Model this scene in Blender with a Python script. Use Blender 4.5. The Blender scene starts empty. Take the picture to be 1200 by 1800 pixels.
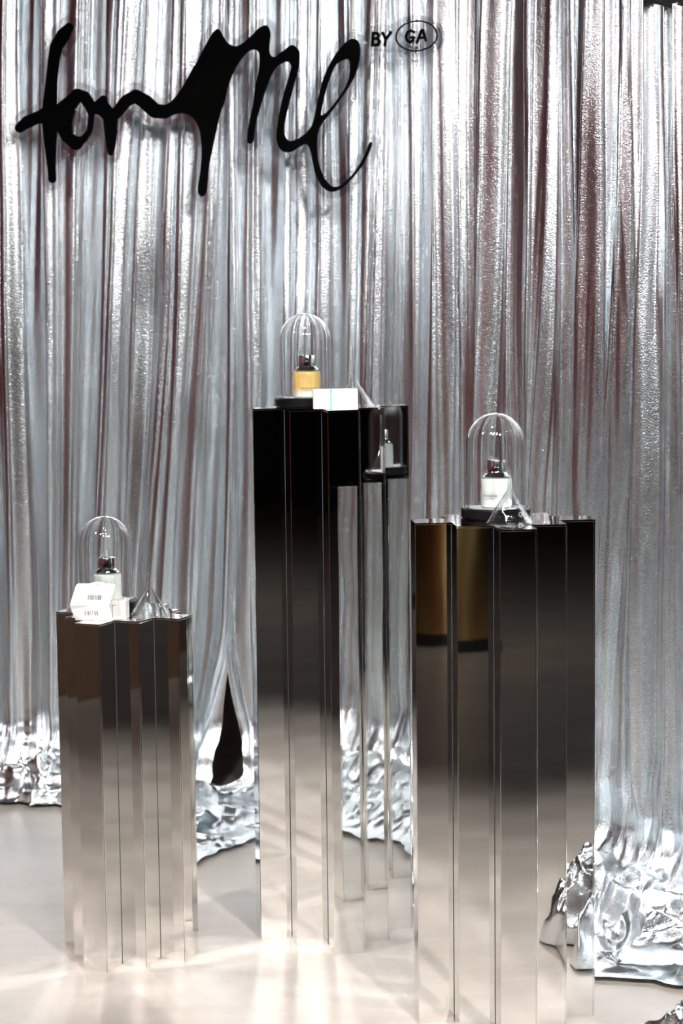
import bpy, bmesh, math, random
import numpy as np
from mathutils import Vector, Matrix

random.seed(7)
np.random.seed(7)
S = bpy.context.scene
COL = S.collection

# ------------------------------------------------------------------ camera
F_PX, TILT, ROLL, CAM_H = 3400.0, 0.1039, 0.0117, 1.413
cam_d = bpy.data.cameras.new('camera')
cam = bpy.data.objects.new('camera', cam_d)
COL.objects.link(cam)
_fw = Vector((0, math.cos(TILT), -math.sin(TILT)))
_dn0 = Vector((0, -math.sin(TILT), -math.cos(TILT)))
_rt0 = Vector((1, 0, 0))
_rt = _rt0 * math.cos(ROLL) + _dn0 * math.sin(ROLL)
_dn = _dn0 * math.cos(ROLL) - _rt0 * math.sin(ROLL)
cam.matrix_world = Matrix(((_rt.x, -_dn.x, -_fw.x, 0), (_rt.y, -_dn.y, -_fw.y, 0), (_rt.z, -_dn.z, -_fw.z, CAM_H), (0, 0, 0, 1)))
cam_d.sensor_fit = 'VERTICAL'
cam_d.sensor_height = 36.0
cam_d.sensor_width = 24.0
cam_d.lens = F_PX / 1800.0 * 36.0
cam_d.clip_start = 0.05
cam_d.dof.use_dof = True
cam_d.dof.focus_distance = 4.0
cam_d.dof.aperture_fstop = 5.6
S.camera = cam


def ray(px, py):
    dx, dy = px - 600, py - 900
    return _fw + _rt * (dx / F_PX) + _dn * (dy / F_PX)


def on_z(px, py, z=0.0):
    r = ray(px, py)
    k = (z - CAM_H) / r.z
    return Vector((0, 0, CAM_H)) + r * k


# ------------------------------------------------------------------ world, exposure
w = bpy.data.worlds.new('world')
S.world = w
w.use_nodes = True
w.node_tree.nodes['Background'].inputs[0].default_value = (0.75, 0.85, 1.0, 1)
w.node_tree.nodes['Background'].inputs[1].default_value = 0.02
S.view_settings.view_transform = 'Standard'
S.view_settings.look = 'None'
S.view_settings.gamma = 1.0
S.view_settings.use_curve_mapping = False
S.view_settings.exposure = 0.22
S.cycles.max_bounces = 12
S.cycles.glossy_bounces = 7
S.cycles.transmission_bounces = 10
S.cycles.transparent_max_bounces = 24
S.cycles.caustics_reflective = True
S.cycles.caustics_refractive = True
S.cycles.blur_glossy = 0.0
S.cycles.sample_clamp_indirect = 0.0
S.cycles.use_guiding = True
S.cycles.guiding_training_samples = 64


# ------------------------------------------------------------------ helpers
def tag(o, label=None, cat=None, group=None, kind=None):
    if label: o['label'] = label
    if cat: o['category'] = cat
    if group: o['group'] = group
    if kind: o['kind'] = kind
    return o


def empty(name, loc=(0, 0, 0), rz=0.0):
    o = bpy.data.objects.new(name, None)
    o.empty_display_size = 0.05
    COL.objects.link(o)
    o.location = loc
    o.rotation_euler = (0, 0, rz)
    return o


def link_mesh(name, me, mat=None, parent=None, smooth=False):
    o = bpy.data.objects.new(name, me)
    COL.objects.link(o)
    if mat: me.materials.append(mat)
    if parent: o.parent = parent
    if smooth:
        me.polygons.foreach_set('use_smooth', [True] * len(me.polygons))
    return o


def mesh(name, verts, faces, mat=None, parent=None, smooth=False):
    me = bpy.data.meshes.new(name)
    me.from_pydata([tuple(v) for v in verts], [], faces)
    me.update()
    return link_mesh(name, me, mat, parent, smooth)


def from_bm(name, bm, mat=None, parent=None, smooth=False):
    bmesh.ops.recalc_face_normals(bm, faces=bm.faces)
    me = bpy.data.meshes.new(name)
    bm.to_mesh(me)
    bm.free()
    return link_mesh(name, me, mat, parent, smooth)


def box_bm(lo, hi, bevel=0.0, seg=1):
    bm = bmesh.new()
    bmesh.ops.create_cube(bm, size=1.0)
    for v in bm.verts:
        v.co = Vector([lo[i] + (v.co[i] + .5) * (hi[i] - lo[i]) for i in range(3)])
    if bevel:
        bmesh.ops.bevel(bm, geom=list(bm.edges), offset=bevel, segments=seg, affect='EDGES')
    return bm


def box(name, lo, hi, mat, parent=None, bevel=0.0, seg=1):
    return from_bm(name, box_bm(lo, hi, bevel, seg), mat, parent)


def lathe(name, prof, mat, parent=None, n=48, smooth=True, loc=(0, 0, 0)):
    verts, faces = [], []
    m = len(prof)
    for k in range(n):
        a = 2 * math.pi * k / n
        for r, z in prof:
            verts.append((r * math.cos(a) + loc[0], r * math.sin(a) + loc[1], z + loc[2]))
    for k in range(n):
        k2 = (k + 1) % n
        for i in range(m - 1):
            faces.append((k * m + i, k2 * m + i, k2 * m + i + 1, k * m + i + 1))
    o = mesh(name, verts, faces, mat, parent)
    bm = bmesh.new()
    bm.from_mesh(o.data)
    bmesh.ops.remove_doubles(bm, verts=bm.verts, dist=1e-6)
    bmesh.ops.recalc_face_normals(bm, faces=bm.faces)
    bm.to_mesh(o.data)
    bm.free()
    if smooth:
        for p in o.data.polygons: p.use_smooth = True
        o.data.set_sharp_from_angle(angle=math.radians(38))
    return o


def tube(name, pts, r, mat, parent=None, n=10):
    bm = bmesh.new()
    rings = []
    for i, p in enumerate(pts):
        p = Vector(p)
        d = (Vector(pts[min(i + 1, len(pts) - 1)]) - Vector(pts[max(i - 1, 0)])).normalized()
        u = d.orthogonal().normalized() if abs(d.z) > .9 else d.cross(Vector((0, 0, 1))).normalized()
        v = d.cross(u)
        rings.append([bm.verts.new(p + (u * math.cos(2 * math.pi * k / n) + v * math.sin(2 * math.pi * k / n)) * r) for k in range(n)])
    for a, b in zip(rings, rings[1:]):
        for k in range(n):
            bm.faces.new((a[k], a[(k + 1) % n], b[(k + 1) % n], b[k]))
    bm.faces.new(rings[0]); bm.faces.new(rings[-1])
    return from_bm(name, bm, mat, parent, True)


# ------------------------------------------------------------------ materials
def new_mat(name):
    m = bpy.data.materials.new(name)
    m.use_nodes = True
    nt = m.node_tree
    return m, nt, nt.nodes['Principled BSDF']


def N(nt, kind, **kw):
    n = nt.nodes.new(kind)
    for k, v in kw.items():
        if isinstance(k, str) and hasattr(n, k): setattr(n, k, v)
    return n


def pmat(name, col, rough=0.5, metal=0.0, noise=0.0, nscale=20.0, bump=0.0, bscale=200.0, bdist=0.001, **extra):
    m, nt, p = new_mat(name)
    p.inputs['Base Color'].default_value = (*col, 1)
    p.inputs['Roughness'].default_value = rough
    p.inputs['Metallic'].default_value = metal
    for k, v in extra.items():
        p.inputs[k.replace('_', ' ')].default_value = v
    tc = N(nt, 'ShaderNodeTexCoord')
    if noise:
        nz = N(nt, 'ShaderNodeTexNoise'); nz.inputs['Scale'].default_value = nscale; nz.inputs['Detail'].default_value = 5
        nt.links.new(tc.outputs['Object'], nz.inputs['Vector'])
        mx = N(nt, 'ShaderNodeMix', data_type='RGBA')
        mx.inputs['A'].default_value = (*[c * (1 - noise) for c in col], 1)
        mx.inputs['B'].default_value = (*[min(1, c * (1 + noise)) for c in col], 1)
        nt.links.new(nz.outputs['Fac'], mx.inputs['Factor'])
        nt.links.new(mx.outputs['Result'], p.inputs['Base Color'])
    if bump:
        nb = N(nt, 'ShaderNodeTexNoise'); nb.inputs['Scale'].default_value = bscale; nb.inputs['Detail'].default_value = 3
        nt.links.new(tc.outputs['Object'], nb.inputs['Vector'])
        b = N(nt, 'ShaderNodeBump'); b.inputs['Strength'].default_value = bump; b.inputs['Distance'].default_value = bdist
        nt.links.new(nb.outputs['Fac'], b.inputs['Height'])
        nt.links.new(b.outputs['Normal'], p.inputs['Normal'])
    return m


def thin_glass(name, tint=(1, 1, 1), f0=0.04, power=4.0, edge=0.9, rough=0.0):
    m = bpy.data.materials.new(name)
    m.use_nodes = True
    nt = m.node_tree
    nt.nodes.clear()
    out = N(nt, 'ShaderNodeOutputMaterial')
    tr = N(nt, 'ShaderNodeBsdfTransparent'); tr.inputs[0].default_value = (*tint, 1)
    gl = N(nt, 'ShaderNodeBsdfGlossy'); gl.inputs['Roughness'].default_value = rough
    lw = N(nt, 'ShaderNodeLayerWeight'); lw.inputs[0].default_value = 0.5
    pw = N(nt, 'ShaderNodeMath', operation='POWER'); pw.inputs[1].default_value = power
    ma = N(nt, 'ShaderNodeMath', operation='MULTIPLY_ADD'); ma.inputs[1].default_value = edge - f0; ma.inputs[2].default_value = f0
    mx = N(nt, 'ShaderNodeMixShader')
    nt.links.new(lw.outputs['Facing'], pw.inputs[0])
    nt.links.new(pw.outputs[0], ma.inputs[0])
    nt.links.new(ma.outputs[0], mx.inputs[0])
    nt.links.new(tr.outputs[0], mx.inputs[1])
    nt.links.new(gl.outputs[0], mx.inputs[2])
    nt.links.new(mx.outputs[0], out.inputs[0])
    return m


def lame_mat():
    m, nt, p = new_mat('silver_lame')
    p.inputs['Metallic'].default_value = 1.0
    p.inputs['Base Color'].default_value = (0.80, 0.84, 0.87, 1)
    tc = N(nt, 'ShaderNodeTexCoord')
    big = N(nt, 'ShaderNodeTexNoise'); big.inputs['Scale'].default_value = 7; big.inputs['Detail'].default_value = 4
    mp = N(nt, 'ShaderNodeMapping'); mp.inputs['Scale'].default_value = (3, 3, .5)
    nt.links.new(tc.outputs['Object'], mp.inputs[0]); nt.links.new(mp.outputs[0], big.inputs['Vector'])
    mr = N(nt, 'ShaderNodeMapRange'); mr.inputs['To Min'].default_value = 0.16; mr.inputs['To Max'].default_value = 0.33
    nt.links.new(big.outputs['Fac'], mr.inputs['Value']); nt.links.new(mr.outputs[0], p.inputs['Roughness'])
    g = N(nt, 'ShaderNodeTexNoise'); g.inputs['Scale'].default_value = 300; g.inputs['Detail'].default_value = 2
    nt.links.new(tc.outputs['Object'], g.inputs['Vector'])
    b = N(nt, 'ShaderNodeBump'); b.inputs['Strength'].default_value = 0.6; b.inputs['Distance'].default_value = 0.0014
    nt.links.new(g.outputs['Fac'], b.inputs['Height']); nt.links.new(b.outputs['Normal'], p.inputs['Normal'])
    return m


def mirror_mat():
    m, nt, p = new_mat('mirror_acrylic')
    p.inputs['Metallic'].default_value = 1.0
    p.inputs['Base Color'].default_value = (0.86, 0.86, 0.85, 1)
    p.inputs['Roughness'].default_value = 0.02
    tc = N(nt, 'ShaderNodeTexCoord')
    oi = N(nt, 'ShaderNodeObjectInfo')
    ad = N(nt, 'ShaderNodeVectorMath', operation='MULTIPLY_ADD')
    ad.inputs[1].default_value = (1, 1, 0.55)
    cb = N(nt, 'ShaderNodeCombineXYZ')
    ml = N(nt, 'ShaderNodeMath', operation='MULTIPLY'); ml.inputs[1].default_value = 37.0
    nt.links.new(oi.outputs['Random'], ml.inputs[0])
    for i in range(3): nt.links.new(ml.outputs[0], cb.inputs[i])
    nt.links.new(tc.outputs['Object'], ad.inputs[0]); nt.links.new(cb.outputs[0], ad.inputs[2])
    g = N(nt, 'ShaderNodeTexNoise'); g.inputs['Scale'].default_value = 6.0; g.inputs['Detail'].default_value = 1
    nt.links.new(ad.outputs[0], g.inputs['Vector'])
    b = N(nt, 'ShaderNodeBump'); b.inputs['Strength'].default_value = 1.0; b.inputs['Distance'].default_value = 0.0006
    nt.links.new(g.outputs['Fac'], b.inputs['Height']); nt.links.new(b.outputs['Normal'], p.inputs['Normal'])
    return m


def floor_mat():
    m, nt, p = new_mat('polished_beige_concrete')
    tc = N(nt, 'ShaderNodeTexCoord')
    n1 = N(nt, 'ShaderNodeTexNoise'); n1.inputs['Scale'].default_value = 1.7; n1.inputs['Detail'].default_value = 7; n1.inputs['Roughness'].default_value = .6
    mp = N(nt, 'ShaderNodeMapping'); mp.inputs['Scale'].default_value = (0.6, 3.0, 1); mp.inputs['Rotation'].default_value = (0, 0, .25)
    nt.links.new(tc.outputs['Object'], mp.inputs[0]); nt.links.new(mp.outputs[0], n1.inputs['Vector'])
    cr = N(nt, 'ShaderNodeValToRGB')
    cr.color_ramp.elements[0].position = .32; cr.color_ramp.elements[0].color = (0.42, 0.38, 0.335, 1)
    cr.color_ramp.elements[1].position = .62; cr.color_ramp.elements[1].color = (0.54, 0.495, 0.445, 1)
    nt.links.new(n1.outputs['Fac'], cr.inputs[0])
    n2 = N(nt, 'ShaderNodeTexNoise'); n2.inputs['Scale'].default_value = 90; n2.inputs['Detail'].default_value = 3
    nt.links.new(tc.outputs['Object'], n2.inputs['Vector'])
    mx = N(nt, 'ShaderNodeMix', data_type='RGBA', blend_type='OVERLAY'); mx.inputs['Factor'].default_value = .12
    nt.links.new(cr.outputs[0], mx.inputs['A']); nt.links.new(n2.outputs['Color'], mx.inputs['B'])
    nt.links.new(mx.outputs['Result'], p.inputs['Base Color'])
    mr = N(nt, 'ShaderNodeMapRange'); mr.inputs['To Min'].default_value = .22; mr.inputs['To Max'].default_value = .42
    nt.links.new(n1.outputs['Fac'], mr.inputs['Value']); nt.links.new(mr.outputs[0], p.inputs['Roughness'])
    b = N(nt, 'ShaderNodeBump'); b.inputs['Strength'].default_value = .1; b.inputs['Distance'].default_value = .001
    nt.links.new(n2.outputs['Fac'], b.inputs['Height']); nt.links.new(b.outputs['Normal'], p.inputs['Normal'])
    return m


def emis(name, col, strength):
    m = bpy.data.materials.new(name)
    m.use_nodes = True
    nt = m.node_tree; nt.nodes.clear()
    e = N(nt, 'ShaderNodeEmission'); e.inputs[0].default_value = (*col, 1); e.inputs[1].default_value = strength
    o = N(nt, 'ShaderNodeOutputMaterial'); nt.links.new(e.outputs[0], o.inputs[0])
    return m


M = dict(
    lame=lame_mat(), mirror=mirror_mat(), floor=floor_mat(),
    core=pmat('grey_core', (0.32, 0.32, 0.32), .5, noise=.05),
    burgundy=pmat('burgundy_wall', (0.30, 0.010, 0.026), .7, noise=.15, nscale=3),
    brown=pmat('brown_wall', (0.26, 0.15, 0.09), .7, noise=.2, nscale=4),
    umber=pmat('umber_wall', (0.15, 0.105, 0.07), .8, noise=.2, nscale=4),
    black=pmat('black_wall', (0.010, 0.011, 0.013), .7, noise=.2, nscale=3),
    grey=pmat('grey_blue_wall', (0.35, 0.40, 0.44), .7, noise=.08, nscale=3),
    ceil=pmat('brown_ceiling', (0.10, 0.075, 0.055), .8, noise=.15, nscale=3),
    letter=pmat('matte_black_acrylic', (0.002, 0.002, 0.002), .8, noise=.1, nscale=40, Specular_IOR_Level=.03),
    acrylic=thin_glass('clear_acrylic', (0.84, 0.84, 0.85), .09, 2.5, .8),
    dome=thin_glass('clear_blown_glass', (0.98, 0.985, 0.985), .045, 2.6, .9),
    funnel=thin_glass('clear_lab_glass_wall', (0.97, 0.98, 0.98), .05, 2.0, .8),
    chrome=pmat('chrome', (0.85, 0.86, 0.88), .05, 1.0, bump=.05, bscale=30),
    blackwood=pmat('black_lacquer', (0.004, 0.004, 0.005), .3, noise=.1, nscale=30, Specular_IOR_Level=.25),
    white=pmat('white_card', (0.86, 0.85, 0.82), .6, noise=.02, nscale=30),
    teal=pmat('teal_band', (0.16, 0.50, 0.55), .5, noise=.05, nscale=60),
    ink=pmat('black_ink', (0.02, 0.02, 0.02), .6, noise=.05, nscale=60),
    whiteink=pmat('white_print', (0.8, 0.8, 0.8), .5, noise=.02, nscale=60),
    silverdisc=pmat('pale_disc', (0.62, 0.64, 0.65), .25, .6, noise=.04, nscale=30),
    brass=pmat('brushed_brass', (0.80, 0.52, 0.22), .28, 1.0, noise=.08, nscale=6),
    rail=pmat('dark_rail', (0.03, 0.028, 0.025), .5, .3, noise=.1, nscale=20),
)


def glass_mat(name='clear_lab_glass'):
    m, nt, p = new_mat(name)
    p.inputs['Base Color'].default_value = (1, 1, 1, 1)
    p.inputs['Roughness'].default_value = 0.0
    p.inputs['IOR'].default_value = 1.46
    p.inputs['Transmission Weight'].default_value = 1.0
    return m


M['glass'] = glass_mat()


def bottle_mat(name, top, low, z0, z1, sss=.0):
    m, nt, p = new_mat(name)
    tc = N(nt, 'ShaderNodeTexCoord'); sx = N(nt, 'ShaderNodeSeparateXYZ')
    nt.links.new(tc.outputs['Object'], sx.inputs[0])
    mr = N(nt, 'ShaderNodeMapRange'); mr.inputs['From Min'].default_value = z0; mr.inputs['From Max'].default_value = z1
    nt.links.new(sx.outputs['Z'], mr.inputs['Value'])
    mx = N(nt, 'ShaderNodeMix', data_type='RGBA')
    mx.inputs['A'].default_value = (*low, 1); mx.inputs['B'].default_value = (*top, 1)
    nt.links.new(mr.outputs[0], mx.inputs['Factor'])
    nt.links.new(mx.outputs['Result'], p.inputs['Base Color'])
    p.inputs['Roughness'].default_value = .38
    p.inputs['Transmission Weight'].default_value = .35
    p.inputs['Coat Weight'].default_value = .3
    return m


M['bottle_pale'] = bottle_mat('frosted_pale_green_glass', (0.74, 0.81, 0.76), (0.86, 0.90, 0.87), .004, .03)
M['bottle_amber'] = bottle_mat('frosted_amber_glass', (0.86, 0.60, 0.20), (0.90, 0.88, 0.80), .010, .022)

# ------------------------------------------------------------------ large lights: ceiling spots and added wall fill lamps (heads modelled further down)
SPOTS = [(-2.3, 2.6, 3.1), (-.45, .9, 3.3), (.35, 1.2, 3.1), (1.08, 1.2, 3.1), (-.2, 2.9, 3.3), (-1.6, 1.2, 3.4), (2.2, .6, 3.4), (2.3, 1.8, 3.5)]
AIMS = [(-.5, 4.1, .4), (.6, 4.7, 1.1), (.2, 4.2, .5), (.25, 4.1, .4), (.1, 4.6, 1.6), (-3.0, 2.2, 1.9), (1.2, -.6, .9), (4.2, 3.0, 1.6)]
POWERS = [13, 7, 5, 22, 3, 4.5, 2.5, 17]
for (lp, la, pw) in zip(SPOTS, AIMS, POWERS):
    ld = bpy.data.lights.new('spot_beam', 'AREA')
    ld.shape = 'DISK'; ld.size = .22; ld.energy = pw
    ld.spread = math.radians(78 if la[0] > -2.9 else 60)
    ld.color = (1.0, 0.97, 0.95)
    lo = bpy.data.objects.new('spot_beam', ld)
    COL.objects.link(lo)
    lo.location = lp
    lo.rotation_euler = (Vector(la) - Vector(lp)).to_track_quat('-Z', 'Y').to_euler()

# ------------------------------------------------------------------ room shell
X0, X1, Y0, Y1, ZC = -3.0, 4.2, -5.0, 7.2, 4.0


def struct(name, lo, hi, mat, label, cat):
    return tag(box(name, lo, hi, mat), label, cat, kind='structure')


struct('floor', (X0, Y0, -.1), (X1, Y1, 0), M['floor'], 'polished beige concrete floor with faint streaks', 'floor')
struct('wall_left', (X0 - .1, Y0, 0), (X0, Y1, ZC), M['burgundy'], 'dark burgundy wall at the left of the room', 'wall')
struct('wall_right', (X1, Y0, 0), (X1 + .1, Y1, ZC), M['grey'], 'grey blue wall at the right of the room', 'wall')
struct('wall_front', (X0, Y0 - .1, 0), (X1, Y0, ZC), M['black'], 'black wall behind the viewer seen in the mirrors', 'wall')
struct('wall_back', (X0, Y1, 0), (X1, Y1 + .1, ZC), M['umber'], 'dull brown wall behind the silver curtain', 'wall')
tag(box('trim_1', (X0, Y0, 0), (X0 + .02, Y1, .7), M['brown']), 'brown wainscot along the foot of the burgundy wall', 'trim', kind='structure')
struct('ceiling', (X0, Y0, ZC), (X1, Y1, ZC + .1), M['ceil'], 'dark brown ceiling above the display', 'ceiling')


# ------------------------------------------------------------------ noise
class VN:
    def __init__(s, seed):
        s.t = np.random.RandomState(seed).rand(256, 256) * 2 - 1

    def __call__(s, x, y):
        x = np.asarray(x, float) + 0 * np.asarray(y, float); y = np.asarray(y, float) + 0 * x
        xi = np.floor(x).astype(int); yi = np.floor(y).astype(int)
        fx = x - xi; fy = y - yi
        fx = fx * fx * fx * (fx * (fx * 6 - 15) + 10); fy = fy * fy * fy * (fy * (fy * 6 - 15) + 10)
        a = s.t[xi % 256, yi % 256]; b = s.t[(xi + 1) % 256, yi % 256]
        c = s.t[xi % 256, (yi + 1) % 256]; d = s.t[(xi + 1) % 256, (yi + 1) % 256]
        return (a * (1 - fx) + b * fx) * (1 - fy) + (c * (1 - fx) + d * fx) * fy


n1, n2, n3, n4, n5, n6, n7 = [VN(k) for k in (11, 22, 33, 44, 55, 66, 77)]


def sst(a, b, x):
    t = np.clip((x - a) / (b - a), 0, 1)
    return t * t * (3 - 2 * t)


# ------------------------------------------------------------------ silver curtain
PATH = [(-1.75, 5.95), (-1.35, 5.80), (-.9, 5.62), (-.33, 5.52), (.1, 5.36), (.45, 5.02), (.70, 4.54), (.93, 4.20), (1.3, 3.98), (1.75, 3.85)]


def resample(P, step):
    P = np.array(P); out = []
    for i in range(len(P) - 1):
        p0 = P[max(i - 1, 0)]; p1 = P[i]; p2 = P[i + 1]; p3 = P[min(i + 2, len(P) - 1)]
        for t in np.linspace(0, 1, 60, endpoint=False):
            out.append(.5 * (2 * p1 + (p2 - p0) * t + (2 * p0 - 5 * p1 + 4 * p2 - p3) * t * t + (3 * p1 - p0 - 3 * p2 + p3) * t ** 3))
    out.append(P[-1]); out = np.array(out)
    L = np.concatenate([[0], np.cumsum(np.hypot(*np.diff(out, axis=0).T))])
    n = int(L[-1] / step)
    s = np.linspace(0, L[-1], n)
    return s, np.stack([np.interp(s, L, out[:, 0]), np.interp(s, L, out[:, 1])], 1)


A_ALL, P_ALL = resample(PATH, .0024)
T_ALL = np.gradient(P_ALL, axis=0); T_ALL /= np.linalg.norm(T_ALL, axis=1)[:, None]
NRM_ALL = np.stack([T_ALL[:, 1], -T_ALL[:, 0]], 1)          # towards the viewer
A_GAP = float(A_ALL[np.argmin(np.hypot(P_ALL[:, 0] + .335, P_ALL[:, 1] - 5.52))])


def top_z(a):
    x = np.interp(a, A_ALL, P_ALL[:, 0])
    return 2.46 - .20 * sst(-.2, .5, x) - .22 * sst(.45, .9, x)


def curtain_panel(name, a0, a1, gap_side, label, dn0=0.0):
    sel = (A_ALL >= a0) & (A_ALL <= a1)
    a = A_ALL[sel][:, None]; P = P_ALL[sel]; T = T_ALL[sel]; NR = NRM_ALL[sel]
    xw = P[:, 0][:, None]
    ztop = top_z(a)
    pool = .22 + .74 * np.exp(-((xw + .27) / .17) ** 2) + .30 * sst(.3, .65, xw) + .04 * n1(a * 5, 3.3)
    Lc = ztop + pool
    rows = 430
    v = np.linspace(0, 1, rows)[None, :]
    t = v * Lc
    zh = ztop - t                                            # hanging height, negative = lies on the floor
    zz = np.maximum(zh, 0)
    rt = sst(.35, .6, xw)
    low = 1 - sst(.5, 2.0, zz); bot = 1 - sst(.0, .30 + .10 * rt, zh)
    # ---- folds
    lean = (.05 * sst(.4, .9, xw) - .02) * (zz - 1.2) + .018 * n1(a * 2.3, 9.1) * (zz - 1.2) * 2
    w0 = a + lean + .030 * n1(a * 2.6, zz * .55) + .006 * n2(a * 7, zz * 1.3)
    f1 = 2 * np.pi * (w0 / .165 + .35 * n3(w0 * 4.2, zz * .3))
    w1 = w0 + .010 * n4(w0 * 15, zz * .8)
    f2 = 2 * np.pi * (w1 / .068 + .45 * n5(w1 * 9, zz * .45))
    f3 = 2 * np.pi * (w1 / .023 + .5 * n6(w1 * 21, zz * .9))
    m2 = .45 + .75 * (n2(w1 * 6.5, zz * .7 + 4) * .5 + .5)
    m3 = np.clip(.25 + 1.2 * n3(w1 * 13, zz * 1.1 + 7), 0, 1.2)
    s1 = np.sin(f1 + .5 * np.sin(f1)); s2 = np.sin(f2 + .7 * np.sin(f2 + 1.0)); s3 = np.sin(f3 + .5 * np.sin(f3))
    f4 = 2 * np.pi * (w1 / .0115 + .5 * n4(w1 * 33, zz * 1.4 + 3))
    m4 = np.clip(.1 + 1.3 * n7(w1 * 17 + 3, zz * 1.6), 0, 1)
    A1 = .020 + .012 * low; A2 = (.0145 - .003 * low) * m2; A3 = (.0046 - .0020 * low) * m3; A4 = (.0013 - .0006 * low) * m4
    d = A1 * s1 + A2 * s2 + A3 * s3 + A4 * np.sin(f4)
    tg = .55 * A2 * np.sin(2 * f2 + .4) + .5 * A3 * np.sin(2 * f3) + .008 * np.sin(2 * f1 + 1)
    # gentle sideways pinches
    tw = n7(a * 11, zz * 3.0) * n5(a * 4 + 9, zz * 1.3)
    d = d + .006 * tw
    # ---- crumple towards the floor
    wx = a + .03 * n1(a * 8, t * 8); wy = t + .03 * n2(a * 8 + 5, t * 8)
    def rid(nn, fx, fy): return 1 - 2.2 * np.sqrt(nn(wx * fx, wy * fy) ** 2 + .0015)
    lpile = 1 - sst(-.75, -.5, xw)
    cr = .7 * rid(n3, 5, 3.2) + .35 * rid(n4, 11, 7) + (.10 + .15 * lpile) * rid(n6, 30, 24)
    cr = cr * (1 - rt) + rt * (.8 * rid(n3, 5.5, 1.6) + .35 * rid(n4, 9, 3) + .10 * rid(n6, 16, 9))
    cr2 = .65 * rid(n5, 5, 4.2) + .40 * rid(n7, 11, 9) + (.15 + .15 * lpile) * rid(n1, 30, 28)
    cr3 = .7 * rid(n2, 5, 6) + .3 * rid(n6, 10, 12)
    d = d * (1 - .55 * bot) + bot * (.030 + .016 * rt) * cr
    # forward travel of the cloth on the floor
    q = np.maximum(-zh, 0)
    qf = q / np.maximum(pool, 1e-6)
    fwd = q * .78 + (.10 - .03 * rt) * sst(.25 - .10 * rt, -.02, zh)
    fwd = fwd + .03 * cr3 * sst(.15, -.1, zh)
    left_pile = 1 - sst(-.75, -.5, xw)
    fwd = fwd * (1 - .45 * left_pile)
    hump = .055 + .05 * left_pile + .05 * sst(.35, .6, xw)
    zlie = hump * (1 - qf ** 1.5) * (.55 + .75 * cr2) * sst(1.02, .8, qf) + .012
    zpos = np.where(zh > .12, zh, 0)
    k = sst(.16 - .05 * rt, -.03, zh)
    zpos = (1 - k) * np.maximum(zh, 0) + k * np.maximum(zlie, .004 + .010 * (cr2 * .5 + .5))
    zpos = zpos + bot * (1 - k) * (.02 - .012 * rt) * cr2
    zpos = np.maximum(zpos, .004)
    tg = tg * (1 - .4 * bot) + bot * (.026 - .012 * rt) * cr3
    # the two panels part near the floor
    edge = np.exp(-np.abs(a - A_GAP) / .10)
    lie = sst(.10, -.10, zh)
    tg = tg + gap_side * .085 * edge * sst(.55, .05, zpos) * (1 - lie) - (gap_side > 0) * .11 * np.exp(-np.abs(a - A_GAP) / .16) * lie
    d = d + fwd + dn0
    # slack in front of the sign
    X = P[:, 0][:, None] + T[:, 0][:, None] * tg + NR[:, 0][:, None] * d
    Y = P[:, 1][:, None] + T[:, 1][:, None] * tg + NR[:, 1][:, None] * d
    V = np.stack([X, Y, zpos + 0 * X], -1).reshape(-1, 3)
    nc = len(P)
    idx = np.arange(nc * rows).reshape(nc, rows)
    Fq = np.stack([idx[:-1, :-1], idx[:-1, 1:], idx[1:, 1:], idx[1:, :-1]], -1).reshape(-1, 4)
    me = bpy.data.meshes.new(name)
    me.vertices.add(len(V)); me.vertices.foreach_set('co', V.astype('f4').ravel())
    me.loops.add(Fq.size); me.loops.foreach_set('vertex_index', Fq.astype('i4').ravel())
    me.polygons.add(len(Fq)); me.polygons.foreach_set('loop_start', np.arange(0, Fq.size, 4, dtype='i4'))
    me.polygons.foreach_set('loop_total', np.full(len(Fq), 4, dtype='i4'))
    me.polygons.foreach_set('use_smooth', np.ones(len(Fq), dtype=bool))
    me.update(calc_edges=True)
    o = link_mesh(name, me, M['lame'])
    return tag(o, label, 'curtain', 'silver curtain panels')


curtain_panel('lame_curtain', 0, A_GAP + .03, -1, 'silver lamé curtain panel hanging behind the lowest pedestal', .0)
curtain_panel('lame_curtain', A_GAP - .02, 9, 1, 'silver lamé curtain panel hanging behind the two taller pedestals', -.02)

# loose end of the curtain heaped on the floor, seen in the right pedestal
def fabric_heap():
    nu, nv = 150, 130
    u = np.linspace(-1, 1, nu)[:, None]; v = np.linspace(-1, 1, nv)[None, :]
    r = np.sqrt(u ** 2 + v ** 2)
    def rid(nn, k): return 1 - 2 * np.abs(nn(u * k + 40, v * k + 40))
    c = .5 * rid(n3, 3.1) + .3 * rid(n4, 6.7) + .16 * rid(n5, 13)
    env = np.clip(1 - np.maximum(np.abs(u), np.abs(v)) ** 2.2, 0, 1)
    z = env ** .6 * (.16 + .09 * c) + .006
    x = .76 + u * .21 + .03 * rid(n6, 3.3); y = 3.28 + v * .20 + .03 * rid(n7, 3.7)
    V = np.stack([x, y + 0 * x, np.maximum(z, .004)], -1).reshape(-1, 3)
    idx = np.arange(nu * nv).reshape(nu, nv)
    Fq = np.stack([idx[:-1, :-1], idx[1:, :-1], idx[1:, 1:], idx[:-1, 1:]], -1).reshape(-1, 4)
    o = mesh('fabric_heap', V.tolist(), Fq.tolist(), M['lame'], smooth=True)
    tag(o, 'heaped silver fabric on the floor mirrored in the nearest pedestal', 'fabric')


fabric_heap()
# rail that carries the curtain
ra = np.linspace(0.02, A_ALL[-1] - .02, 60)
tag(tube('curtain_rail', [(np.interp(s, A_ALL, P_ALL[:, 0]), np.interp(s, A_ALL, P_ALL[:, 1]) + .03, float(top_z(s)) + .004) for s in ra], .012, M['rail']),
    'dark rail carrying the silver curtain along its top edge', 'rail')

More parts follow.
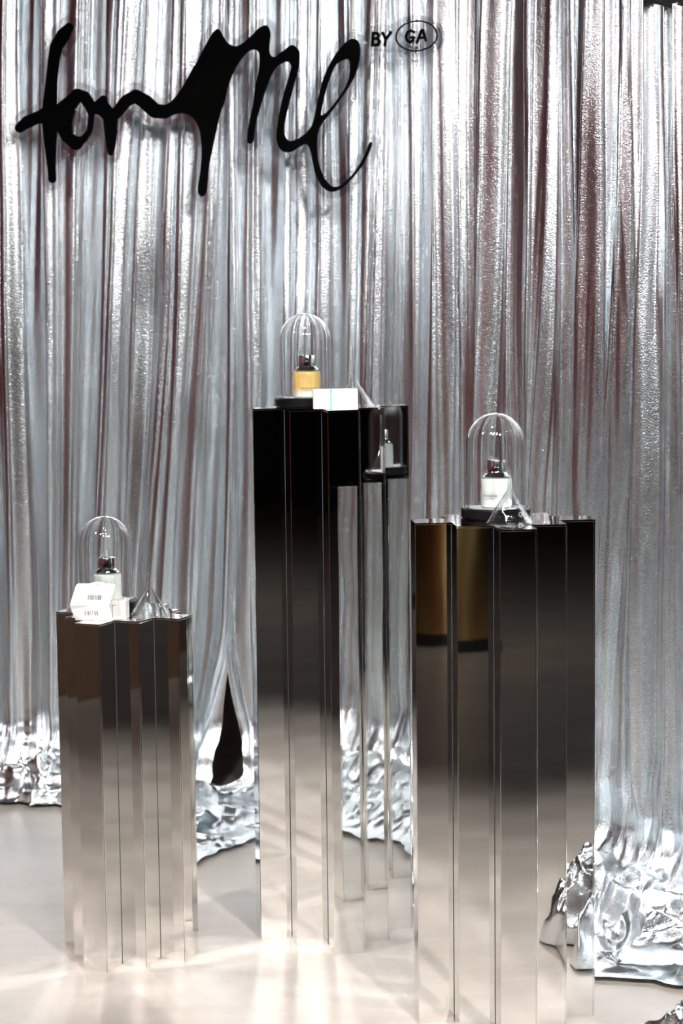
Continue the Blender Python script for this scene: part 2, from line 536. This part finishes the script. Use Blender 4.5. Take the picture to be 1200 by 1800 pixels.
# ------------------------------------------------------------------ mirror pedestals
UNIT = [(-2.5, .5), (-1.5, .5), (-1.5, 1.5), (-.5, 1.5), (-.5, 2.5), (.5, 2.5), (.5, 1.5), (1.5, 1.5), (1.5, .5), (2.5, .5),
        (2.5, -.5), (1.5, -.5), (1.5, -1.5), (.5, -1.5), (.5, -2.5), (-.5, -2.5), (-.5, -1.5), (-1.5, -1.5), (-1.5, -.5), (-2.5, -.5)]


def pedestal(x, y, yaw, u, h, label):
    root = empty('mirror_pedestal', (x, y, 0), yaw)
    tag(root, label, 'pedestal', 'stepped mirror pedestals')
    pts = [Vector((i * u, -j * u)) for i, j in UNIT]            # local -y faces the viewer; runs left to right along the front
    th = .003
    n = len(pts)
    # dark core just inside the panels
    bm = bmesh.new()
    ins = .0032
    cp = []
    for i, p in enumerate(pts):
        a = (p - pts[i - 1]).normalized(); b = (pts[(i + 1) % n] - p).normalized()
        na = Vector((-a.y, a.x)); nb = Vector((-b.y, b.x))      # inward for this winding
        cp.append(p + (na + nb) * ins)
    vb = [bm.verts.new((p.x, p.y, .004)) for p in cp]; vt = [bm.verts.new((p.x, p.y, h - ins)) for p in cp]
    bm.faces.new(vb); bm.faces.new(vt)
    for i in range(n): bm.faces.new((vb[i], vb[(i + 1) % n], vt[(i + 1) % n], vt[i]))
    from_bm('core', bm, M['core'], root)
    for i in range(n):
        p, q = pts[i], pts[(i + 1) % n]
        d = (q - p).normalized(); inn = Vector((-d.y, d.x))
        pr, nx = pts[i - 1], pts[(i + 2) % n]
        L = (q - p).length
        # a panel is butted at convex corners and shortened at concave ones
        def convex(a, b, c): return (b - a).x * (c - b).y - (b - a).y * (c - b).x > 0
        s0 = .0003 if convex(pr, p, q) else .0004
        s1 = (th + .0003) if convex(p, q, nx) else .0004
        bm = box_bm((s0, 0, .0), (L - s1, th, h - th - .0003), .0006)
        o = from_bm('mirror_panel', bm, M['mirror'], root)
        o.matrix_local = Matrix(((d.x, inn.x, 0, p.x), (d.y, inn.y, 0, p.y), (0, 0, 1, 0), (0, 0, 0, 1)))
    bm = bmesh.new()
    vb = [bm.verts.new((p.x, p.y, h - th)) for p in pts]; vt = [bm.verts.new((p.x, p.y, h)) for p in pts]
    bm.faces.new(vb); bm.faces.new(vt)
    for i in range(n): bm.faces.new((vb[i], vb[(i + 1) % n], vt[(i + 1) % n], vt[i]))
    from_bm('mirror_top', bm, M['mirror'], root)
    return root


HM, HR, HL = 1.2, 1.0013, .7587
pedestal(-.0269, 4.3182, .1971, .0703, HM, 'tallest stepped mirror pedestal with an amber bottle under glass')
pedestal(.3158, 3.7737, .0852, .0709, HR, 'stepped mirror pedestal of middle height nearest the viewer at right')
pedestal(-.48, 4.1925, -.4106, .0614, HL, 'lowest stepped mirror pedestal with a white barcode carton on top')


# ------------------------------------------------------------------ glass cloches
def cloche(px, py, z, label, mark=False):
    c = on_z(px, py, z + .0005)
    root = empty('glass_cloche', (c.x, c.y, z + .0005))
    tag(root, label, 'cloche', 'glass cloches on the pedestals')
    lathe('base', [(0, 0), (.066, 0), (.069, .003), (.069, .017), (.066, .0205), (.0625, .021), (.0615, .0195), (0, .0195)], M['blackwood'], root, 64)
    lathe('inlay', [(0, .0195), (.054, .0195), (.054, .0206), (0, .0206)], M['silverdisc'], root, 48)
    R = .0585
    th = .0021
    def arc(r, hz): return [(r * math.cos(t), .145 + hz * math.sin(t)) for t in np.linspace(.0, math.pi / 2, 24)]
    o_ = [(R, .0208)] + arc(R, .062); o_[-1] = (0, .207)
    i_ = arc(R - th, .062 - th); i_[-1] = (0, .207 - th)
    prof = o_ + i_[::-1] + [(R - th, .0208), (R, .0208)]
    dm = lathe('dome', prof, M['glass'], root, 72)
    dm['label'] = 'clear glass dome'
    lathe('rim', [(R + .0004, .0207), (R + .0022, .0218), (R + .0022, .0240), (R + .0004, .0252)], M['dome'], root, 72)
    if mark:
        # small white ring with a tail and a bar printed on the base edge
        bm = bmesh.new()
        def onrim(s, z_):
            ang = -math.pi / 2 + s / .0693
            return (.0693 * math.cos(ang), .0693 * math.sin(ang), z_)
        def strip(pl, wd, closed=False):
            L = []; 
            for i, (s, z_) in enumerate(pl):
                a_ = pl[i - 1] if (i or closed) else pl[i]; b_ = pl[(i + 1) % len(pl)] if (i < len(pl) - 1 or closed) else pl[i]
                dx, dz = b_[0] - a_[0], b_[1] - a_[1]; l = math.hypot(dx, dz) or 1
                nx_, nz_ = -dz / l * wd, dx / l * wd
                L.append((bm.verts.new(onrim(s + nx_, z_ + nz_)), bm.verts.new(onrim(s - nx_, z_ - nz_))))
            pr = list(zip(L, L[1:])) + ([(L[-1], L[0])] if closed else [])
            for (a_, b_), (c_, d_) in pr: bm.faces.new((a_, c_, d_, b_))
        s0 = .047
        strip([(s0 + .0036 * math.cos(t), .0108 + .0040 * math.sin(t)) for t in np.linspace(0, 2 * math.pi, 20, endpoint=False)], .0006, True)
        strip([(s0 + .001, .0072), (s0 + .0042, .0052)], .0006)
        strip([(s0 + .0075, .0150), (s0 + .0082, .0055)], .0006)
        from_bm('printed_mark', bm, M['whiteink'], root)
    return root, c


def bottle(c, dx, dy, z, mat, text, label, rz=0.0):
    root = empty('perfume_bottle', (c.x + dx, c.y + dy, z + .0005 + .0207), rz)
    tag(root, label, 'bottle', 'perfume bottles under glass')
    R, Hh = .0305, .058
    lathe('glass_body', [(0, .0), (R - .006, 0), (R - .002, .0012), (R, .005), (R, Hh - .004), (R - .0012, Hh - .0012), (R - .004, Hh), (.018, Hh), (0, Hh)], mat, root, 56)
    lathe('shoulder_ring', [(.0275, Hh), (.0285, Hh + .0006), (.0285, Hh + .0022), (.0265, Hh + .003), (.02, Hh + .003), (.02, Hh)], M['glassrim'], root, 56)
    # faceted chrome collar
    bm = bmesh.new()
    rings = []
    for k, (r, zz) in enumerate([(.0280, Hh + .0031), (.0258, Hh + .0048), (.0240, Hh + .0068), (.0216, Hh + .0090), (.0196, Hh + .0112), (.0175, Hh + .0120)]):
        rings.append([bm.verts.new((r * math.cos(2 * math.pi * (i + .5 * (k % 2)) / 18), r * math.sin(2 * math.pi * (i + .5 * (k % 2)) / 18), zz)) for i in range(18)])
    for k in range(len(rings) - 1):
        a, b = rings[k], rings[k + 1]
        for i in range(18):
            j = (i + 1) % 18
            if k % 2 == 0:
                bm.faces.new((a[i], a[j], b[i])); bm.faces.new((a[j], b[j], b[i]))
            else:
                bm.faces.new((a[i], b[j], b[i])); bm.faces.new((a[i], a[j], b[j]))
    bm.faces.new(rings[-1]); bm.faces.new(rings[0])
    from_bm('collar', bm, M['chrome'], root)
    lathe('cap', [(0, Hh + .0122), (.0181, Hh + .0122), (.0186, Hh + .0128), (.0186, Hh + .0345), (.0180, Hh + .0354), (0, Hh + .0354)], M['chrome'], root, 48)
    # printed lettering wrapped on the glass
    for (tx, size, zc) in text:
        cu = bpy.data.curves.new('t', 'FONT'); cu.body = tx; cu.size = size; cu.align_x = 'CENTER'; cu.resolution_u = 2
        to = bpy.data.objects.new('t', cu); COL.objects.link(to)
        dg = bpy.context.evaluated_depsgraph_get()
        me = bpy.data.meshes.new_from_object(to.evaluated_get(dg))
        bpy.data.objects.remove(to); bpy.data.curves.remove(cu)
        for vtx in me.vertices:
            ang = -math.pi / 2 + vtx.co.x / R
            vtx.co = ((R + .0002) * math.cos(ang), (R + .0002) * math.sin(ang), zc + vtx.co.y)
        link_mesh('printed_name', me, M['ink'], root)
    return root


M['glassrim'] = thin_glass('bottle_shoulder_glass', (.93, .96, .95), .06, 2.5, .8)

_, cR = cloche(871, 909, HR, 'glass cloche on the pedestal nearest the viewer at right', True)
_, cM = cloche(537, 714.5, HM, 'glass cloche over the amber bottle on the tallest pedestal')
_, cL = cloche(187, 1069, HL, 'glass cloche behind the white carton on the lowest pedestal')
bottle(cR, .002, 0, HR, M['bottle_pale'], [('IMAGINE ME', .0056, .022), ('EAU DE PARFUM', .0026, .0175)],
       'pale frosted perfume bottle under glass on the nearest pedestal', -.55)
bottle(cM, .004, 0, HM, M['bottle_amber'], [('CONQUER ME', .0056, .019), ('EAU DE PARFUM', .0026, .0145)],
       'amber perfume bottle with chrome cap on the tallest pedestal', .1)
bottle(cL, .004, 0, HL, M['bottle_pale'], [], 'pale green perfume bottle behind the white carton', 0)


# ------------------------------------------------------------------ glass funnels, mouth down
def funnel(px, py, z, label, sc=1.0, stem=.083):
    c = on_z(px, py, z + .0005)
    root = empty('glass_funnel', (c.x, c.y, z + .0005))
    tag(root, label, 'funnel', 'glass funnels standing mouth down')
    R, Hc = .0455 * sc, .066 * sc
    t = .0013
    outer = [(R - .0006, .0), (R + .0012, .0006), (R + .0014, .0024), (R - .0004, .0042), (.0052, Hc - .004), (.0040, Hc), (.0034, Hc + .006)]
    inner = [(.0026, Hc + .006), (.0030, Hc - .001), (R - .0030, .0042), (R - .0020, .0020), (R - .0016, .0)]
    lathe('cone', outer + inner + [outer[0]], M['funnel'], root, 64)
    # stem with a slanted tip
    bm = bmesh.new()
    n = 20
    def ring(r, zf): return [bm.verts.new((r * math.cos(2 * math.pi * i / n), r * math.sin(2 * math.pi * i / n), zf(math.cos(2 * math.pi * i / n)))) for i in range(n)]
    zt = Hc + stem
    r1 = ring(.0034, lambda q: Hc + .0062); r2 = ring(.0032, lambda q: zt - .0035 * q); r3 = ring(.0026, lambda q: zt - .003 * q); r4 = ring(.0026, lambda q: Hc + .0062)
    for a, b in ((r1, r2), (r2, r3), (r3, r4), (r4, r1)):
        for i in range(n): bm.faces.new((a[i], a[(i + 1) % n], b[(i + 1) % n], b[i]))
    from_bm('stem', bm, M['dome'], root, True)


funnel(895, 919.5, HR, 'glass funnel standing mouth down before the cloche on the nearest pedestal', 1.0)
funnel(622, 716.2, HM, 'glass funnel beside the teal banded carton on the tallest pedestal', 1.0, .080)
funnel(264, 1080, HL, 'glass funnel at the right of the lowest pedestal top', .92, .075)


# ------------------------------------------------------------------ cartons
def barcode(parent, mtx, wd, hh):
    rs = random.Random(3)
    bm = bmesh.new()
    x = 0
    while x < wd:
        b = rs.choice([.0005, .0008, .0012])
        vs = [bm.verts.new(mtx @ Vector(p)) for p in ((x, 0, 0), (x + b, 0, 0), (x + b, hh, 0), (x, hh, 0))]
        bm.faces.new(vs)
        x += b + rs.choice([.0006, .0009, .0012])
    k = 0
    for i in range(12):
        x = wd * i / 12
        vs = [bm.verts.new(mtx @ Vector(p)) for p in ((x, hh + .0012, 0), (x + .0011, hh + .0012, 0), (x + .0011, hh + .0030, 0), (x, hh + .0030, 0))]
        bm.faces.new(vs)
    o = from_bm('barcode', bm, M['ink'], parent)
    o['kind'] = 'stuff'
    return o


def left_carton():
    yaw = -.12
    b = on_z(166, 1091, HL)
    root = empty('white_carton', (b.x, b.y, HL + .0006), yaw)
    tag(root, 'open white carton with two barcodes on the lowest pedestal', 'carton')
    W = .084
    # body behind, reaching further right
    box('body', (-.005, .012, 0), (.066, .046, .040), M['white'], root, .0008)
    box('side_slot', (.0365, .0112, .004), (.0373, .0122, .0320), M['ink'], root)
    box('side_slot', (.0365, .0112, .0312), (.0435, .0122, .0320), M['ink'], root)
    # lower panel leans out towards the viewer, flap above leans back
    def slab(name, p00, p10, p11, p01, th):
        p = [Vector(q) for q in (p00, p10, p11, p01)]
        nrm = (p[1] - p[0]).cross(p[3] - p[0]).normalized() * th
        vs = [q for q in p] + [q - nrm for q in p]
        return mesh(name, vs, [(0, 1, 2, 3), (7, 6, 5, 4), (0, 4, 5, 1), (1, 5, 6, 2), (2, 6, 7, 3), (3, 7, 4, 0)], M['white'], root), p
    _, pl = slab('front_panel', (-.041, 0, 0), (.041, 0, 0), (.035, -.012, .034), (-.050, -.012, .034), .0007)
    # flap with a thumb notch and rounded corners, built in its own plane
    A = Vector((-.050, -.012, .0345)); B = Vector((.036, -.012, .0345)); D = Vector((-.0405, .014, .0775))
    ux = (B - A).normalized(); nn = ux.cross(D - A).normalized(); uy = nn.cross(ux)
    sh = (D - A).dot(ux); hh = (D - A).dot(uy)
    out = []
    def P2(s, t_): return (s + sh * t_ / hh, t_)
    out += [P2(.002, 0), P2(W + .002 - .003, 0), P2(W + .002, .003)]
    for k in range(5):
        an = k / 4 * math.pi / 2
        out.append(P2(W + .002 - .005 + .005 * math.cos(an), hh - .005 + .005 * math.sin(an)))
    out += [P2(.060, hh)]
    for k in range(7):
        an = k / 6 * math.pi
        if k in (0, 6): out.append(P2(.046 + .016 * math.cos(an), hh + .0005))
        else: out.append(P2(.046 + .014 * math.cos(an), hh + .0045 * math.sin(an)))
    out += [P2(.027, hh)]
    for k in range(5):
        an = math.pi / 2 + k / 4 * math.pi / 2
        out.append(P2(.005 + .005 * math.cos(an), hh - .005 + .005 * math.sin(an)))
    out += [P2(0, .003)]
    bm = bmesh.new()
    f0 = [bm.verts.new(A + ux * s + uy * t_ + nn * .0) for s, t_ in out]
    f1 = [bm.verts.new(A + ux * s + uy * t_ - nn * .0007) for s, t_ in out]
    bm.faces.new(f0); bm.faces.new(f1)
    for i in range(len(out)): bm.faces.new((f0[i], f0[(i + 1) % len(out)], f1[(i + 1) % len(out)], f1[i]))
    bmesh.ops.triangulate(bm, faces=bm.faces)
    fl = from_bm('flap', bm, M['white'], root)
    # thumb notch: grey shaded finger hole card
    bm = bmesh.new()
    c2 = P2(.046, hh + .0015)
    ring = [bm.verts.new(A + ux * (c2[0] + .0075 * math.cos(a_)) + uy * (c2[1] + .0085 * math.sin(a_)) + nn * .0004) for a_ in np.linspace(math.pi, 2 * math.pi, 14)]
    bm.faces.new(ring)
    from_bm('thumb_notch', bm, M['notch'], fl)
    mt = Matrix(((ux.x, uy.x, nn.x, 0), (ux.y, uy.y, nn.y, 0), (ux.z, uy.z, nn.z, 0), (0, 0, 0, 1)))
    o_ = A + ux * P2(.033, .016)[0] + uy * .012 + nn * .0004
    barcode(fl, Matrix.Translation(o_) @ mt, .031, .0115)
    e1 = (pl[1] - pl[0]).normalized(); n_ = e1.cross(pl[3] - pl[0]).normalized(); e2 = n_.cross(e1)
    mt2 = Matrix(((e1.x, e2.x, n_.x, 0), (e1.y, e2.y, n_.y, 0), (e1.z, e2.z, n_.z, 0), (0, 0, 0, 1)))
    barcode(root, Matrix.Translation(pl[0] + e1 * .020 + e2 * .012 + n_ * .0004) @ mt2, .031, .0115)


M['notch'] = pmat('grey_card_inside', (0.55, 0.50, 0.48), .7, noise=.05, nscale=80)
left_carton()


def mid_carton():
    b = on_z(590, 719.2, HM)
    root = empty('banded_carton', (b.x, b.y, HM + .0006), .06)
    tag(root, 'small white carton with a teal band on the tallest pedestal', 'carton')
    box('body', (-.048, 0, 0), (.048, .034, .0425), M['white'], root, .0008)
    box('band', (-.0125, -.0006, -.0004), (-.0085, .0346, .0431), M['teal'], root)
    c = on_z(599, 720.4, HM)
    o = empty('folded_card', (c.x, c.y, HM + .0006), .06)
    tag(o, 'white folded card lying flat before the teal banded carton', 'card')
    vs = [(-.016, 0, 0), (.037, 0, 0), (.037, .010, .0085), (-.016, .010, .0115), (-.016, .0008, 0), (.037, .0008, 0), (.037, .0106, .0085), (-.016, .0106, .0115)]
    mesh('leaf', vs, [(0, 1, 2, 3), (7, 6, 5, 4), (0, 4, 5, 1), (1, 5, 6, 2), (2, 6, 7, 3), (3, 7, 4, 0)], M['white'], o)
    box('leaf', (-.016, .001, 0), (.037, .012, .0006), M['white'], o)


mid_carton()

# ------------------------------------------------------------------ sign: black script on clear acrylic, hung against the curtain
def sc(pts, ox, oy, k): return [(ox + x / k, oy + y / k) for x, y in pts]


MP = sc([(0, 670), (60, 715), (140, 728), (200, 705), (260, 640), (330, 530), (400, 400), (450, 320), (500, 220), (560, 110), (600, 60), (625, 55), (645, 75), (670, 130), (710, 185), (760, 208), (800, 208), (860, 160), (930, 100), (980, 45), (1030, 22), (1055, 28), (1072, 55), (1085, 100), (1075, 180), (1068, 250), (1085, 295), (1120, 310), (1160, 270), (1200, 240),
         (1200, 335), (1130, 395), (1080, 480), (1030, 620), (980, 780), (945, 900), (935, 1040), (920, 1062), (900, 1068), (882, 1058), (875, 1030), (880, 960), (905, 820), (930, 720), (945, 560), (985, 400), (990, 290), (970, 245), (920, 235), (870, 270), (810, 340), (750, 450), (700, 580), (680, 700), (640, 790), (610, 930), (570, 1120), (540, 1260), (528, 1420), (515, 1510), (480, 1533), (450, 1515), (440, 1460), (465, 1320), (480, 1150), (470, 1000), (445, 900), (400, 830), (340, 800), (270, 795), (200, 825), (120, 848), (50, 825), (0, 770)], 260, 40, 5)
EP = sc([(255, 270), (300, 285), (350, 245), (400, 195), (440, 178), (480, 205), (500, 260), (490, 370), (460, 470), (435, 570), (415, 640), (385, 760), (370, 860), (375, 920), (400, 960), (450, 960), (510, 925), (560, 885), (600, 830), (620, 740), (640, 640), (680, 470), (730, 350), (800, 235), (860, 165), (920, 125), (970, 145), (990, 200), (985, 290), (960, 400), (910, 500), (850, 590), (800, 660), (740, 740), (680, 810), (645, 880), (635, 950), (635, 1050), (650, 1150), (690, 1250), (740, 1320), (790, 1335), (840, 1315), (920, 1240), (990, 1140), (1040, 1030), (1060, 975), (1075, 962), (1087, 975), (1070, 1030), (1030, 1120), (960, 1220), (890, 1300), (830, 1350), (770, 1375), (720, 1368), (670, 1325), (620, 1230), (600, 1120), (580, 1020), (550, 980), (500, 1005), (440, 1045), (390, 1058), (340, 1035), (310, 980), (305, 900), (325, 760), (355, 620), (385, 510), (420, 400), (430, 350), (410, 320), (380, 315), (330, 345), (290, 375), (240, 400)], 420, 40, 4.615)
EH = sc([(665, 760), (700, 740), (760, 680), (820, 600), (870, 520), (900, 440), (905, 340), (895, 295), (860, 300), (820, 320), (790, 340), (760, 400), (720, 510), (690, 620), (670, 720)], 420, 40, 4.615)
FOR = [[(122.5, 48.5, 8), (112, 62.7, 12), (100, 83, 11), (96, 105, 10), (92, 140, 10), (89.3, 180, 12), (88.8, 220, 13), (90, 260, 10), (92, 295, 7), (93.3, 315, 7)],
       [(36, 225, 8.5), (49.3, 214.7, 11), (68, 206.7, 10.5), (89, 203, 19), (104, 202, 17), (112, 190, 12), (126.7, 180, 13), (137.3, 167, 11), (150, 171, 10.5), (157, 182, 10), (163, 192, 9), (174, 186, 9), (182.7, 175, 7)],
       [(157, 182, 10), (162, 201, 5.5), (159, 230, 4.5), (148, 245, 6), (134.7, 252, 12), (118.7, 241, 10), (111, 215, 16), (120, 196, 12)],
       [(89, 205, 19), (108, 210, 20)],
       [(182.7, 176, 7), (181, 190, 13), (194.7, 204, 13), (196, 233, 11), (196, 256, 8), (195.5, 270, 4)],
       [(163, 192, 9), (181, 190, 13)],
       [(196, 204, 11), (206.7, 198.7, 10), (222.7, 178, 10.5), (240, 169, 11.5), (257, 180, 13), (273, 195, 13), (290, 197, 12)]]
z6 = lambda pts: [(600 + x / 4.615, y / 4.615, r / 4.615) for x, y, r in pts]
BYGA = [z6([(259, 272, 12), (254, 370, 12)]), z6([(259, 272, 12), (292, 272, 12), (306, 288, 12), (296, 312, 12), (258, 316, 12)]), z6([(296, 316, 12), (312, 338, 12), (300, 366, 12), (254, 370, 12)]),
        z6([(338, 270, 12), (362, 322, 12), (402, 266, 12)]), z6([(362, 322, 12), (356, 368, 12)]),
        z6([(590, 262, 10.5), (566, 250, 10.5), (540, 262, 10.5), (526, 296, 10.5), (534, 330, 10.5), (556, 344, 10.5), (580, 336, 10.5), (590, 305, 10.5), (564, 304, 10.5)]),
        z6([(616, 346, 10.5), (652, 246, 10.5), (662, 246, 10.5), (686, 330, 10.5)]), z6([(632, 312, 9.5), (676, 306, 9.5)])]
ELL = [(732.6 + 36.2 * math.cos(t) * math.cos(-.09) - 26 * math.sin(t) * math.sin(-.09), 63.6 + 36.2 * math.cos(t) * math.sin(-.09) + 26 * math.sin(t) * math.cos(-.09), 1.35) for t in np.linspace(0, 2 * math.pi, 49)]
BYGA.append(ELL)


def sd_caps(gx, gy, chain):
    D = np.full(gx.shape, 1e9)
    for (x0, y0, r0), (x1, y1, r1) in zip(chain, chain[1:]):
        dx, dy = x1 - x0, y1 - y0
        h = np.clip(((gx - x0) * dx + (gy - y0) * dy) / (dx * dx + dy * dy + 1e-9), 0, 1)
        D = np.minimum(D, np.hypot(gx - x0 - dx * h, gy - y0 - dy * h) - (r0 + (r1 - r0) * h))
    return D


def smooth_poly(P, it=2):
    for _ in range(it):
        Q = []
        for i in range(len(P)):
            a, b = P[i], P[(i + 1) % len(P)]
            Q += [(a[0] * .75 + b[0] * .25, a[1] * .75 + b[1] * .25), (a[0] * .25 + b[0] * .75, a[1] * .25 + b[1] * .75)]
        P = Q
    return P


def sd_poly(gx, gy, P):
    D = np.full(gx.shape, 1e9); s = np.ones(gx.shape)
    for i in range(len(P)):
        (x0, y0), (x1, y1) = P[i], P[i - 1]
        dx, dy = x1 - x0, y1 - y0
        h = np.clip(((gx - x0) * dx + (gy - y0) * dy) / (dx * dx + dy * dy + 1e-12), 0, 1)
        D = np.minimum(D, np.hypot(gx - x0 - dx * h, gy - y0 - dy * h))
        c = ((y0 > gy) != (y1 > gy)) & (gx < (x1 - x0) * (gy - y0) / (dy if dy else 1e-12) + x0)
        s = np.where(c, -s, s)
    return D * s


# the sign's plane: upright, parallel to the curtain behind it
SG_P = Vector((-.30, 5.37, 0)); SG_T = Vector((1, -.27, 0)).normalized(); SG_N = Vector((SG_T.y, -SG_T.x, 0))


def on_sign(px, py, off):
    r = ray(px, py); c = Vector((0, 0, CAM_H))
    p0 = SG_P
    k = (p0 - c).dot(SG_N) / r.dot(SG_N)
    return c + r * k + SG_N * off


def plate(name, fields, x0, y0, x1, y1, step, level, off0, off1, mat, parent):
    gx, gy = np.meshgrid(np.arange(x0, x1, step), np.arange(y0, y1, step), indexing='ij')
    D = fields(gx, gy) - level
    nx, ny = D.shape
    vid = {}; V2 = []
    def vert(key, x, y):
        if key not in vid:
            vid[key] = len(V2); V2.append((x, y))
        return vid[key]
    faces = []; bedges = []
    ins = D < 0
    anyin = ins[:-1, :-1] | ins[1:, :-1] | ins[1:, 1:] | ins[:-1, 1:]
    for i, j in zip(*np.nonzero(anyin)):
        cs = [(i, j), (i + 1, j), (i + 1, j + 1), (i, j + 1)]
        poly = []
        for k in range(4):
            a, b = cs[k], cs[(k + 1) % 4]
            da, db = D[a], D[b]
            if da < 0: poly.append((vert(a, gx[a], gy[a]), 0))
            if (da < 0) != (db < 0):
                t = da / (da - db)
                key = (min(a, b), max(a, b))
                poly.append((vert(key, gx[a] + (gx[b] - gx[a]) * t, gy[a] + (gy[b] - gy[a]) * t), 1))
        if len(poly) < 3: continue
        faces.append([p[0] for p in poly])
        for k in range(len(poly)):
            if poly[k][1] and poly[(k + 1) % len(poly)][1]:
                bedges.append((poly[k][0], poly[(k + 1) % len(poly)][0]))
    front = [on_sign(x, y, off1) for x, y in V2]; back = [on_sign(x, y, off0) for x, y in V2]
    n = len(V2)
    F = [tuple(f) for f in faces] + [tuple(n + v for v in reversed(f)) for f in faces]
    F += [(a, a + n, b + n, b) for a, b in bedges]
    org = parent.matrix_world.translation if False else parent.location
    me = bpy.data.meshes.new(name)
    me.from_pydata([tuple(v - org) for v in front + back], [], F)
    me.update()
    bm = bmesh.new(); bm.from_mesh(me)
    bmesh.ops.recalc_face_normals(bm, faces=bm.faces)
    bmesh.ops.triangulate(bm, faces=bm.faces)
    bm.to_mesh(me); bm.free()
    return link_mesh(name, me, mat, parent)


MPs, EPs, EHs = smooth_poly(MP), smooth_poly(EP), smooth_poly(EH)


def f_script(gx, gy):
    D = np.minimum(sd_poly(gx, gy, MPs), np.maximum(sd_poly(gx, gy, EPs), -sd_poly(gx, gy, EHs)))
    for c in FOR: D = np.minimum(D, sd_caps(gx, gy, c))
    return D


def f_byga(gx, gy):
    D = np.full(gx.shape, 1e9)
    for c in BYGA: D = np.minimum(D, sd_caps(gx, gy, c))
    return D


def f_byga_plate(gx, gy):
    e = (np.hypot((gx - 732.6) / 36.2, (gy - 63.6) / 26.0) - 1) * 28
    return np.minimum(e, sd_caps(gx, gy, [(662, 68, 12), (700, 66, 14)]))


sign = empty('script_sign', tuple(on_sign(360, 330, 0)))
tag(sign, 'black handwritten script sign on clear acrylic against the curtain', 'sign')
plate('lettering', f_script, 18, 28, 672, 356, 1.25, 0, .0035, .0065, M['letter'], sign)
plate('backing', f_script, 4, 14, 690, 372, 2.0, 12, 0.0, .0034, M['acrylic'], sign)
sign2 = empty('maker_sign', tuple(on_sign(712, 100, 0)))
tag(sign2, 'small clear acrylic sign reading BY GA with an oval', 'sign')
plate('lettering', f_byga, 645, 28, 785, 100, .6, 0, .0035, .0060, M['letter'], sign2)
plate('backing', f_byga_plate, 630, 14, 800, 120, 1.5, 11, 0.0, .0034, M['acrylic'], sign2)

# ------------------------------------------------------------------ things behind the viewer, seen only in the mirrors
for (bx, by, br, bh, lab) in ((1.2, -.6, .16, 1.22, 'wide brushed brass column mirrored in the pedestals'),):
    bc = empty('brass_column', (bx, by, 0))
    tag(bc, lab, 'column')
    lathe('plinth', [(0, 0), (br + .015, 0), (br + .015, .05), (0, .05)], M['rail'], bc, 48)
    lathe('shaft', [(0, .05), (br, .05), (br, bh - .01), (br - .01, bh), (0, bh)], M['brass'], bc, 64)

# ceiling spotlights, with the added wall fill lamps
tr = empty('light_track', (0, 1.7, ZC - .02))
tag(tr, 'black lighting track on the ceiling above the display', 'track')
box('bar', (-1.7, -.02, -.03), (1.7, .02, .02), M['rail'], tr)
SPOT_LABELS = ['black ceiling spotlight nearest the burgundy wall aimed at the lowest pedestal', 'black ceiling spotlight aimed at the curtain at right', 'black ceiling spotlight aimed between the tall pedestals',
               'black ceiling spotlight at right aimed at the pedestal feet', 'black ceiling spotlight nearest the curtain', 'added black fill lamp washing the burgundy wall',  # burgundy wall lamp is added so the wall shows in reflections
               'black ceiling spotlight above the brass column', 'added black fill lamp washing the grey blue wall']  # grey blue wall lamp is added fill, lifting the curtain's mid-tones
for (lp, la, slab_) in zip(SPOTS, AIMS, SPOT_LABELS):
    d = (Vector(la) - Vector(lp)).normalized()
    r = empty('spotlight_head', lp)
    r.rotation_euler = d.to_track_quat('-Z', 'Y').to_euler()
    tag(r, slab_, 'spotlight', 'ceiling spotlights')
    lathe('housing', [(.185, -.03), (.19, -.03), (.19, .06), (.12, .16), (0, .16), (0, .15), (.115, .15), (.185, .055), (.185, -.03)], M['rail'], r, 32)
    st = tube('stem', [(lp[0], lp[1], lp[2] + .10), (lp[0], lp[1], ZC)], .012, M['rail'])
    bpy.context.view_layer.update()
    st.parent = r
    st.matrix_parent_inverse = r.matrix_world.inverted()
